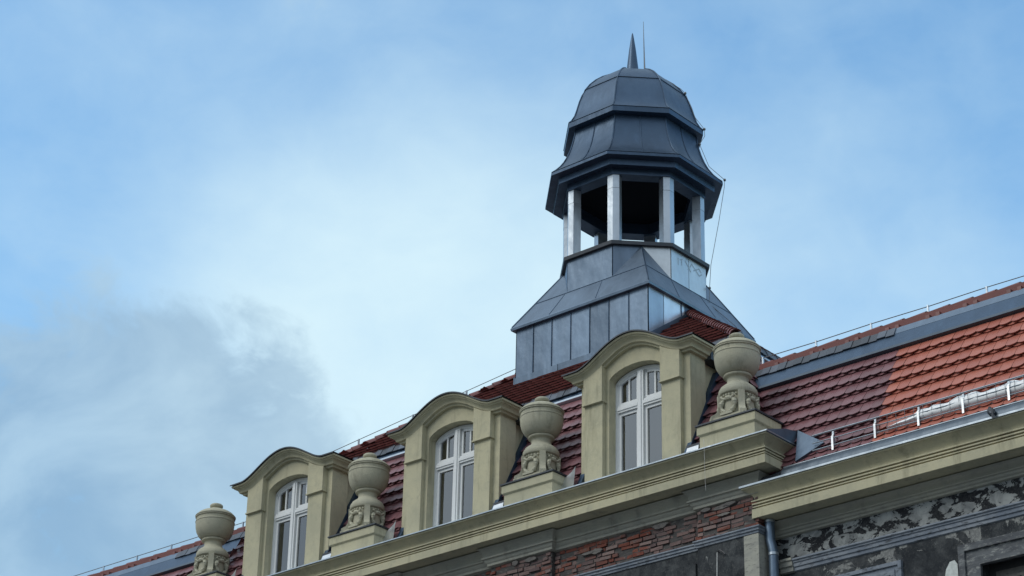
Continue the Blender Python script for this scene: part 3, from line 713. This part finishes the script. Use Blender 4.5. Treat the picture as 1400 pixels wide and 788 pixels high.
    for s in (1, -1):
        a0, a1 = sorted((s * .056, s * (HO - fw - .002))); k = .042
        sa = MB(); sa.box(a0, a0 + k, Y + .01, Y + .055, 13.96, 15.055).box(a1 - k, a1, Y + .01, Y + .055, 13.96, 15.055).box(a0 + k, a1 - k, Y + .01, Y + .055, 13.96, 13.96 + k).box(a0 + k, a1 - k, Y + .01, Y + .055, 15.055 - k, 15.055)
        hi = lambda u: za(u) - fw - .004
        nn = 8; xs2 = [a0 + (a1 - a0) * i / nn for i in range(nn + 1)]
        sa.box(a0, a0 + k, Y + .01, Y + .055, 15.175, hi(a0) - .0 if abs(a0) < abs(a1) else hi(a0)).box(a1 - k, a1, Y + .01, Y + .055, 15.175, hi(a1)).box(a0 + k, a1 - k, Y + .01, Y + .055, 15.175, 15.175 + k)
        sa.grid([[(u, Y + .01, hi(u)) for u in xs2], [(u, Y + .01, hi(u) - k) for u in xs2], [(u, Y + .055, hi(u) - k) for u in xs2]])
        sa.build('sash', 'white_paint', win)
        um = (a0 + a1) / 2; MB().box(um - .013, um + .013, Y + .015, Y + .05, 15.175 + k, hi(um) - k + .01).build('glazing_bar', 'white_paint', win)
        MB().box(a0 + .01, a1 - .01, Y + .035, Y + .038, 13.97, 15.04).build('pane', 'glass', win)
        MB().prism([(a0 + .01, Y + .035, 15.19), (a1 - .01, Y + .035, 15.19)] + [(u, Y + .035, hi(u) - .01) for u in reversed(xs2[1:-1])], (0, .003, 0)).build('pane', 'glass', win)
    # room behind the glass: net curtains drawn to the right, dark gap on the left
    cu = MB()
    for u0, u1 in ((-.30, -.02), (.0, .46)):
        rows = []
        for i in range(25):
            u = u0 + (u1 - u0) * i / 24; rows.append([(u, .215 + .010 * math.sin(u * 95), 13.9), (u, .215 + .006 * math.sin(u * 95), 15.62 - .0)])
        cu.grid(rows)
    cu.build('curtain', 'curtain', d)
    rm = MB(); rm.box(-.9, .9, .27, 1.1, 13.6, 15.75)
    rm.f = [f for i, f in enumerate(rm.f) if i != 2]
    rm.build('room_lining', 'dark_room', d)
    # spike of flashing at the sill's right end
    MB().prism([(.46, -.06, 13.93), (.60, -.10, 13.93), (.52, -.09, 13.975)], (0, .06, 0)).build('sill_flashing', 'lead', d)
    return d
d1 = dormer(0, 'middle of the three cream arched dormers, between two urns')
dup(d1, (-3.6, 0, 0), 'leftmost and farthest cream arched dormer, beside the sky')
dup(d1, (3.6, 0, 0), 'rightmost cream arched dormer, nearest, in front of the tower base')

# ------------------------------------------------------------------ stone urns
def urn(loc, label):
    t = thing('stone_urn', label, 'urn', loc, 'stone urns along the roof edge')
    bowl = [(.19, .735), (.225, .752), (.262, .79), (.302, .86), (.321, .94), (.325, 1.0), (.326, 1.025), (.332, 1.03), (.332, 1.045), (.322, 1.05), (.320, 1.052), (.320, 1.105), (.322, 1.108), (.334, 1.112), (.334, 1.125), (.30, 1.127)]
    MB().lathe(bowl, 72, mod=lambda k, z: (1 - .016 * (k % 2)) if 1.051 < z < 1.107 else 1).build('bowl', 'stone', t, 28)
    lid = MB().lathe([(.30, 1.122), (.338, 1.13), (.342, 1.142), (.334, 1.152), (.322, 1.156), (.318, 1.168), (.295, 1.192), (.25, 1.222), (.20, 1.243), (.155, 1.255), (.145, 1.268), (.13, 1.272)], 48).build('lid', 'stone', t, 28)
    MB().lathe([(.13, 1.258), (.118, 1.275), (.088, 1.288), (.086, 1.30), (.104, 1.315), (.112, 1.335), (.108, 1.355), (.09, 1.37), (.05, 1.378)], 32).build('knob', 'stone', lid, 28)
    MB().lathe([(.26, .50), (.245, .53), (.215, .555), (.18, .58), (.155, .61), (.148, .645), (.155, .675), (.172, .692), (.196, .70), (.203, .715), (.196, .732), (.185, .738)], 44).build('stem', 'stone', t, 28)
    base = MB().lathe([(.235, .0), (.235, .40), (.25, .405), (.268, .415), (.275, .43), (.275, .47), (.268, .49), (.255, .505), (.22, .507)], 44)
    base.box(-.29, .29, -.29, .29, 0, .05)
    for k in range(30):                                  # bead row
        a = 2 * math.pi * k / 30; base.ball((.243 * math.cos(a), .243 * math.sin(a), .375), .020, n=4, m=6)
    b = base.build('base', 'stone', t, 30)
    for k in range(4):                                   # console buttresses on the diagonals
        a = math.pi / 4 + k * math.pi / 2; ca, sa_ = math.cos(a), math.sin(a)
        prof = [(.20, .412), (.292, .412), (.288, .34), (.286, .25), (.295, .18), (.325, .125), (.375, .095), (.395, .085), (.395, .0), (.20, 0)]
        pl = [(ca * r_ - (-sa_) * .046, sa_ * r_ - ca * .046, z) for r_, z in prof]
        MB().prism(pl, (-sa_ * .092, ca * .092, 0)).build('buttress', 'stone', b)
        a = k * math.pi / 2; ca, sa_ = math.cos(a), math.sin(a); wr_ = MB()     # hanging wreath on each face
        for i in range(22):
            th = 2 * math.pi * i / 22; rr = .100; yy = rr * math.cos(th) * 1.15; zz_ = .212 + rr * math.sin(th) * 1.12
            dd = .248 if zz_ < .26 else .240
            wr_.ball((ca * dd - sa_ * yy, sa_ * dd + ca * yy, zz_), .033 + .008 * math.sin(th * 5), n=4, m=7)
        for sgn in (1, -1):                              # ribbon ends
            wr_.tube([(ca * .25 - sa_ * sgn * .05, sa_ * .25 + ca * sgn * .05, .30), (ca * .255 - sa_ * sgn * .12, sa_ * .255 + ca * sgn * .12, .345)], .02, 6)
        wr_.obox((ca * .29, sa_ * .29, .075), (ca * .012, sa_ * .012, 0), (-sa_ * .10, ca * .10, 0), (0, 0, .016))
        wr_.build('wreath', 'stone', b)
    return t
u1 = urn((5.4, .03, 14.266), 'stone urn on the right corner pedestal, nearest, right of all dormers')
dup(u1, (1.8, .03, 14.266), 'stone urn on its pedestal between the middle and rightmost dormers')
dup(u1, (-1.8, .03, 14.266), 'stone urn on its pedestal between the leftmost and middle dormers')
dup(u1, (-5.4, .03, 14.266), 'leftmost stone urn, farthest, against the sky left of all dormers')

# ------------------------------------------------------------------ roof turret
TX, TY = .02, 4.53
tower = thing('roof_turret', 'zinc clad roof turret with open octagonal belfry, bell shaped dome and spike', 'turret', (TX, TY, 0))
T8 = math.tan(math.pi / 8)
def oct_ring(a, z): return [(a * x, a * y, z) for x, y in ((-T8, -1), (T8, -1), (1, -T8), (1, T8), (T8, 1), (-T8, 1), (-1, T8), (-1, -T8))]
def oct_loft(prof):
    m = MB(); m.grid([oct_ring(a, z) for a, z in prof], True); return m
# square base with standing-seam panels
B = 1.455
MB().box(-B + .02, B - .02, -B + .02, B - .02, 16.6, 18.86).build('core', 'zinc_dark', tower)
def panel(m, p0, p1, z0, z1, n, th=.014, gap=.006, zz0=None):
    p0, p1 = Vector((p0[0], p0[1], 0)), Vector((p1[0], p1[1], 0)); d = (p1 - p0).normalized()
    a, b_ = p0 + d * gap, p1 - d * gap; n = Vector((n[0], n[1], 0)); j = [Vector((0, 0, 0)) for _ in range(4)]
    za_, zb_ = (z0, z0) if zz0 is None else (z0, zz0)
    m.prism([a + Vector((0, 0, za_)), b_ + Vector((0, 0, zb_)), b_ + Vector((0, 0, z1)), a + Vector((0, 0, z1))], n * th)
xsn = [-1.455, -1.05, -.635, -.215, .20, .615, 1.04, 1.455]
fm, fr_, fl_ = MB(), MB(), MB()
for i in range(7):
    panel(fm, (xsn[i], -B + .02), (xsn[i + 1], -B + .02), 17.945, 18.845, (0, -1))
    if i: MB().box(xsn[i] - .005, xsn[i] + .005, -B - .010, -B + .02, 17.94, 18.845).build('seam', 'zinc_dark', tower)
for i in range(3): panel(fm, (-B + .97 * i, -B + .02), (-B + .97 * (i + 1), -B + .02), 16.9, 17.935, (0, -1), .03)
for yy in (-.55, .45):
    MB().box(B - .02, B + .010, yy - .005, yy + .005, 17.9, 18.845).build('seam', 'zinc_dark', tower)
for s, (ya, yb) in ((1, (-.45, .45)), (1, (.45, 1.455)), (-1, (-1.455, -.5)), (-1, (-.5, .5)), (-1, (.5, 1.455))):
    panel(fr_ if s > 0 else fl_, (s * (B - .02), ya), (s * (B - .02), yb), 17.6, 18.845, (s, 0))
fm.build('panel_cladding', 'zinc', tower); fr_.build('panel_cladding', 'zinc', tower); fl_.build('panel_cladding', 'zinc', tower)
nm_ = MB(); panel(nm_, (B - .02, -1.03), (B - .02, -.45), 17.9, 18.845, (1, 0), .016); nm_.build('new_panel', 'zinc_bright', tower)
nm_ = MB(); panel(nm_, (B - .02, -1.455), (B - .02, -1.03), 17.6, 18.845, (1, 0)); nm_.build('panel_cladding', 'galv', tower)
# raking flashing where the upper roof meets the side of the base
for s in (1, -1):
    ff = MB()
    y0_, y1_ = -1.46, -.33; zr = lambda yv: zt + (yv + TY - cy) * US
    pts = [(s * (B + .004), y0_, zr(y0_) - .05), (s * (B + .004), y1_, zr(y1_) - .05), (s * (B + .004), y1_, zr(y1_) + .12), (s * (B + .004), y0_, zr(y0_) + .20)]
    ff.prism(pts, (s * .018, 0, 0)); ff.obox((s * (B + .05), (y0_ + y1_) / 2, (zr(y0_) + zr(y1_)) / 2 + .01), (.05, 0, 0), (0, (y1_ - y0_) / 2, (zr(y1_) - zr(y0_)) / 2), (0, 0, .012))
    ff.build('raking_flashing', 'zinc', tower)
# skirt roof
E_ = 1.515
def sq(a, z): return [(-a, -a, z), (a, -a, z), (a, a, z), (-a, a, z)]
sk = MB(); sk.grid([sq(1.40, 18.83), sq(E_, 18.835), sq(E_ + .008, 18.875), sq(E_ - .012, 18.905)], True); sk.build('eaves_edge', 'zinc', tower, 20)
zk = lambda a: 18.90 + (E_ - .012 - a) * (19.995 - 18.90) / (E_ - .012 - .863)
sk = MB(); sk.grid([sq(E_ - .012, 18.90), sq(.80, zk(.80))], True); skirt = sk.build('skirt_roof', 'zinc', tower, 20)
sl2 = MB(); a19 = 1.225
for k in range(4):                                     # hip rolls and the horizontal lap seam
    q0, q1 = Vector(sq(E_ - .012, 18.905)[k]), Vector(sq(.863, 19.995)[k]); sl2.tube([q0, q1], .012, 6)
    h0, h1 = Vector(sq(a19, zk(a19))[k]), Vector(sq(a19, zk(a19))[(k + 1) % 4]); sl2.tube([h0, h1], .009, 6)
    for t in (.28, .62):
        g0 = Vector(sq(E_ - .012, 18.905)[k]).lerp(Vector(sq(E_ - .012, 18.905)[(k + 1) % 4]), t); g1 = h0.lerp(h1, t * .98 + .01); sl2.tube([g0, g1], .006, 5)
sl2.build('seam', 'zinc_dark', skirt)
# octagonal drum
oct_loft([(1.20, 18.9), (1.20, 20.0)]).build('drum', 'zinc_dark', tower, 20)
dp, dn = MB(), MB()
ring = oct_ring(1.203, 0)
for k in range(8):
    p0, p1 = ring[k], ring[(k + 1) % 8]; mid = (Vector(p0) + Vector(p1)) / 2; n_ = mid.normalized()
    z0 = 19.0
    if k == 2: c_ = (Vector(p0) + Vector(p1)) / 2; panel(dn, p0, c_, z0, 19.985, n_); panel(dn, c_, p1, z0, 19.985, n_)
    elif k in (1,):                                     # corner facet: old sheet left, newer sheet right of the skirt's tip
        c_ = (Vector(p0) + Vector(p1)) / 2; panel(dp, p0, c_, z0, 19.985, n_, gap=.004); panel(dn, c_, p1, z0, 19.985, n_, gap=.004)
    else: panel(dp, p0, p1, z0, 19.985, n_)
dp.build('drum_cladding', 'zinc', tower, 20); dno = dn.build('drum_cladding', 'zinc_new', tower, 20); dno['label'] = 'paler new zinc sheets'
sme = MB(); X = 1.219                                   # rubbed grey marks on the pale sheet
def stroke(pts, w=.022):
    for (a, b_), (c_, d_) in zip(pts[:-1], pts[1:]):
        L = math.hypot(c_ - a, d_ - b_) or 1; nx, nz = -(d_ - b_) / L * w / 2, (c_ - a) / L * w / 2
        sme.add([(X + .001 * random.random(), a + nx, b_ + nz), (X + .001, c_ + nx, d_ + nz), (X + .001, c_ - nx, d_ - nz), (X + .001, a - nx, b_ - nz)], [(0, 1, 2, 3)])
for s_ in ([(-.30, 19.74), (-.30, 19.88)], [(-.25, 19.86), (-.17, 19.90)], [(-.20, 19.77), (-.20, 19.88)], [(-.10, 19.90), (.06, 19.74)], [(-.02, 19.76), (.10, 19.92)], [(.10, 19.90), (.30, 19.76), (.38, 19.82)], [(.14, 19.80), (.30, 19.90), (.36, 19.84)]):
    stroke(s_)
sme.build('grey_scribble', 'smear', tower)
lg = MB(); lg.grid([oct_ring(a, z) for a, z in ((1.215, 19.985), (1.275, 19.99), (1.282, 20.055), (1.20, 20.075), (.0005, 20.08))], True); lg.build('ledge', 'lead', tower, 20)
# belfry posts, bent round the octagon's corners
pr8 = oct_ring(1.205, 0)
for k in range(8):
    c_ = Vector(pr8[k]); e0 = (Vector(pr8[k - 1]) - c_).normalized(); e1 = (Vector(pr8[(k + 1) % 8]) - c_).normalized(); inn = -c_.normalized()
    hw = .115; poly = [c_ + e0 * hw, c_, c_ + e1 * hw, c_ + e1 * hw + inn * .15, c_ + e0 * hw + inn * .15]
    m = MB(); z0, z1, zj = 20.06, 21.42, 21.12
    def sc(f): return [c_ + (p - c_) * f for p in poly]
    m.prism([p + Vector((0, 0, z0)) for p in poly], (0, 0, zj - z0)); m.prism([p + inn * -.003 + Vector((0, 0, zj + .004)) for p in poly], (0, 0, z1 - zj))
    m.build('post', 'galv', tower, 20)
# entablature
en = MB(); en.grid([oct_ring(a, z) for a, z in ((.98, 21.62), (.98, 21.39), (1.225, 21.385), (1.232, 21.50), (1.30, 21.505), (1.385, 21.485), (1.392, 21.59), (1.45, 21.60), (1.50, 21.605))], True); en.build('entablature', 'zinc_dark', tower, 20)
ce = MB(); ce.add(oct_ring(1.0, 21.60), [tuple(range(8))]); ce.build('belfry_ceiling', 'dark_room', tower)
lower = [(1.50, 21.605), (1.528, 21.61), (1.528, 21.66), (1.512, 21.675), (1.44, 21.745), (1.36, 21.84), (1.285, 21.96), (1.22, 22.10), (1.165, 22.26), (1.125, 22.42), (1.098, 22.56), (1.09, 22.66)]
oct_loft(lower).build('lower_roof', 'zinc_dark', tower, 25)
upper = [(1.06, 22.655), (1.19, 22.67), (1.212, 22.68), (1.214, 22.775), (1.205, 22.79), (1.155, 22.85), (1.10, 22.96), (1.06, 23.10), (1.015, 23.28), (.965, 23.43), (.905, 23.57), (.82, 23.71), (.71, 23.84), (.58, 23.955), (.45, 24.04), (.28, 24.10), (.10, 24.14), (.001, 24.15)]
oct_loft(upper).build('dome', 'zinc_dark', tower, 25)
sr = MB()
def rib_line(prof, k, t, r_=.011):
    pts = []
    for a, z in prof:
        rg_ = oct_ring(a + .004, z); pts.append(Vector(rg_[k]).lerp(Vector(rg_[(k + 1) % 8]), t))
    sr.tube(pts, r_, 6)
for k in range(8):
    rib_line(lower[3:], k, 0, .014); rib_line(lower[3:], k, .5); rib_line(upper[4:17], k, 0, .014)
    for a, z in ((1.213, 22.785), (.906, 23.575)):
        rg_ = oct_ring(a + .003, z); sr.tube([rg_[k], rg_[(k + 1) % 8]], .008, 5)
    rg_ = oct_ring(1.394, 21.54); 
    rg_ = oct_ring(1.516, 21.685); sr.tube([rg_[k], rg_[(k + 1) % 8]], .008, 5)
sr.build('seam', 'zinc_dark', tower)
MB().lathe([(.15, 24.12), (.13, 24.16), (.12, 24.2), (.098, 24.4), (.064, 24.72), (.029, 24.97), (.012, 25.07), (.002, 25.09)], 20).build('spike', 'zinc_dark', tower, 40)
# ------------------------------------------------------------------ lightning protection
rod = thing('lightning_rod', 'thin lightning rod and down wire on the turret dome', 'lightning rod', (TX, TY, 0))
MB().tube([(.30, -.02, 24.07), (.29, -.02, 24.45), (.28, -.02, 24.9), (.275, -.02, 25.22)], [.016, .012, .007, .004], 6).build('rod', 'wire', rod)
k2 = lambda a, z, t=.5: tuple(Vector(oct_ring(a, z)[2]).lerp(Vector(oct_ring(a, z)[3]), t))
wp = [(.30, -.02, 24.12), k2(.48, 24.06, .9), k2(.86, 23.70, .95), k2(.93, 23.60, .97), k2(1.10, 23.05, .97), k2(1.235, 22.80, 1), k2(1.24, 22.66, 1), k2(1.15, 22.50, 1), k2(1.3, 22.02, 1), k2(1.56, 21.70, 1), k2(1.55, 21.55, 1), k2(1.45, 20.9, 1), k2(1.30, 20.05, 1), k2(1.27, 19.6, 1), k2(1.26, 19.3, 1), (1.54, .9, 18.92), (1.62, 1.2, 18.6)]
MB().tube(wp, .0055, 5).build('wire', 'wire', rod)
hm = MB()
for i in (3, 5, 7, 9, 13): hm.ball(wp[i], .028, n=4, m=6)
hm.build('clamp', 'wire', rod)
def ridge_wire(label, pts, hs, name='lightning_conductor'):
    t = thing(name, label, 'lightning conductor', pts[0], 'lightning conductor wires on the ridges'); o0 = Vector(pts[0])
    MB().tube([Vector(p) - o0 for p in pts], .007, 5).build('wire', 'wire', t)
    for hx in hs:
        p = Vector(hx) - o0; MB().box(p.x - .012, p.x + .012, p.y - .012, p.y + .012, p.z - .13, p.z + .012).box(p.x - .05, p.x + .05, p.y - .02, p.y + .02, p.z - .15, p.z - .125).build('holder', 'galv', t)
    return t
zr_ = 15.79
rx = [5.05 + .93 * i for i in range(13)]
ridge_wire('wire in clips along the ridge of the right wing', [(4.30, 1.35, 16.13), (4.6, 1.25, 15.90), (4.75, 1.2, 15.86)] + [(x, 1.17, zr_ - (.0 if i % 2 == 0 else .01)) for i, x in enumerate(rx)], [(x, 1.17, zr_) for x in rx])
ridge_wire('wire in clips along the ridge of the far left wing', [(-4.8, 1.17, zr_)] + [(-x, 1.17, zr_) for x in rx], [(-x, 1.17, zr_) for x in rx])
hp = lambda t: (-(cx - t), cy + t, zt + t * US + .24)
hl = [.1, .75, 1.4, 2.05, 2.7]
ridge_wire('wire in clips up the left hip of the roof to the turret', [hp(-.1)] + [hp(t) for t in hl] + [hp(3.2)], [hp(t) for t in hl])

# ------------------------------------------------------------------ drainpipe
dpipe = thing('drainpipe', 'grey zinc drainpipe with a bend in the corner under the right eaves', 'drainpipe', (5.835, .075, 0))
MB().tube([(0, 0, 12.76), (0, 0, 12.55), (.005, 0, 12.47), (.03, .0, 12.38), (.045, .0, 12.30), (.045, .0, 12.2), (.045, 0, .2)], .066, 20).build('pipe', 'zinc', dpipe)
for z, x_ in ((12.27, .045), (12.745, 0), (10.4, .045), (8.4, .045)): MB().lathe([(.066, -.02), (.074, -.018), (.074, .018), (.066, .02)], 20, (x_, 0, z)).build('collar', 'galv', dpipe)
# ------------------------------------------------------------------ snow guards with snow
def guard(s, label):
    t = thing('snow_guard', label, 'snow guard', (s * 6.95, .0, 13.476), 'snow guard rails on the wing roofs')
    n = 14
    for i in range(n):
        x = s * .665 * i
        MB().box(x - .015, x + .015, -.026, -.012, .0, .20).box(x - .014, x + .014, -.012, .20, .21, .222).build('post', 'zinc_bright', t)
        MB().box(x - .014, x + .014, .0, .03, .0, .30).build('bracket', 'galv', t)
    for z, y_, r_ in ((.29, .0, .011), (.18, .0, .008), (.075, -.004, .009), (.045, .02, .008)): MB().tube([(-s * .33, y_, z), (s * .665 * (n - 1), y_, z)], r_, 6).build('rail', 'galv', t)
    pts = []
    for i in range(int((.665 * (n - 1) - .72) / .135)):
        x = s * (.72 + .135 * i); pts += [(x, -.008, (.05, .28)[i % 2]), (x, -.008, (.28, .05)[i % 2])]
    MB().tube(pts, .004, 4).build('mesh', 'wire', t)
    return t
guard(1, 'galvanised snow guard rail on the right wing roof, above the gutter')
sn = MB(); rows = []; n = 110
for i in range(n + 1):
    x = 7.78 + (LX - 1.5 - 7.78) * i / n; g_ = min(1, i / 10); h = (.155 + .018 * math.sin(x * 9.3) + .012 * math.sin(x * 23) + random.uniform(-.007, .007)) * (.15 + .85 * g_); d0 = -.055 + random.uniform(-.008, .008)
    z0 = 13.585; yb = lambda z: YW(z) - .05
    rows.append([(x, .05 + d0 + .025, z0 + .0), (x, .042 + d0 + .004, z0 + h * .25), (x, .065 + d0, z0 + h * .7), (x, .10 + d0, z0 + h), (x, YW(z0 + h) - .06, z0 + h * 1.02), (x, YW(z0) + .0, z0)])
sn.grid(rows, True)
so = sn.build('snow_bank', 'snow', None, 60); so['label'] = 'long slab of old snow caught behind the snow guard on the orange tiles'; so['category'] = 'snow'
# ------------------------------------------------------------------ pigeon on the gutter
pg = thing('pigeon', 'dark grey pigeon perched on the gutter below the snow', 'pigeon', (9.44, -.20, 13.232), None, R(-52))
pg.scale = (.8, .8, .8)
body = MB(); spine = [(-.115, 0, .205), (-.105, 0, .185), (-.085, 0, .165), (-.06, 0, .13), (-.02, 0, .10), (.03, 0, .075), (.07, 0, .045), (.11, 0, .005), (.145, 0, -.045)]
rad = [.010, .024, .027, .044, .062, .062, .046, .028, .012]
body.tube(spine, rad, 12); body.ball((-.108, 0, .197), .027, n=6, m=10)
bo = body.build('body', 'pigeon', pg, 60)
for s in (1, -1):
    w_ = MB(); rows = []
    for i in range(8):
        t = i / 7; c_ = Vector((-.05 + .19 * t, s * (.042 - .022 * t * t), .125 - .115 * t)); hh = .04 * math.sin(math.pi * min(1, .25 + t * .75)) + .004
        rows.append([c_ + Vector((0, 0, hh)), c_ + Vector((0, s * .012, 0)), c_ + Vector((.008, 0, -hh))])
    w_.grid(rows).build('wing', 'pigeon_light', pg, 60)
    MB().tube([(0, s * .02, .06), (.0, s * .02, .0), (-.025, s * .02, -.004)], .005, 5).build('leg', 'beak', pg)
MB().tube([(-.13, 0, .197), (-.155, 0, .190)], [.008, .002], 6).build('beak', 'beak', pg)
MB().prism([(.12, -.022, .0), (.12, .022, .0), (.185, .03, -.10), (.185, -.03, -.10)], (0, 0, .008)).build('tail', 'pigeon', pg)
# ------------------------------------------------------------------ hook, hanging cord
hk = thing('wall_hook', 'bent iron hook on the sooty wall with a pale cable below', 'hook', (5.10, -.085, 12.44))
MB().tube([(0, .03, -.02), (0, -.03, 0), (.05, -.05, -.005), (.11, -.05, -.05), (.135, -.05, -.085)], .010, 6).build('hook', 'iron', hk)
MB().tube([(-.03, 0, -.01), (-.035, -.005, -.3), (-.04, -.005, -1.2), (-.04, -.005, -4)], .008, 6).build('cable', 'cord', hk)
cd = MB().tube([(5.18, -.50, 13.93), (5.22, -.545, 13.80), (5.225, -.545, 13.4), (5.23, -.54, 13.15)], .0022, 5).build('hanging_cord', 'cord'); cd['label'] = 'thin pale cord hanging over the eaves below the corner urn'; cd['category'] = 'cord'
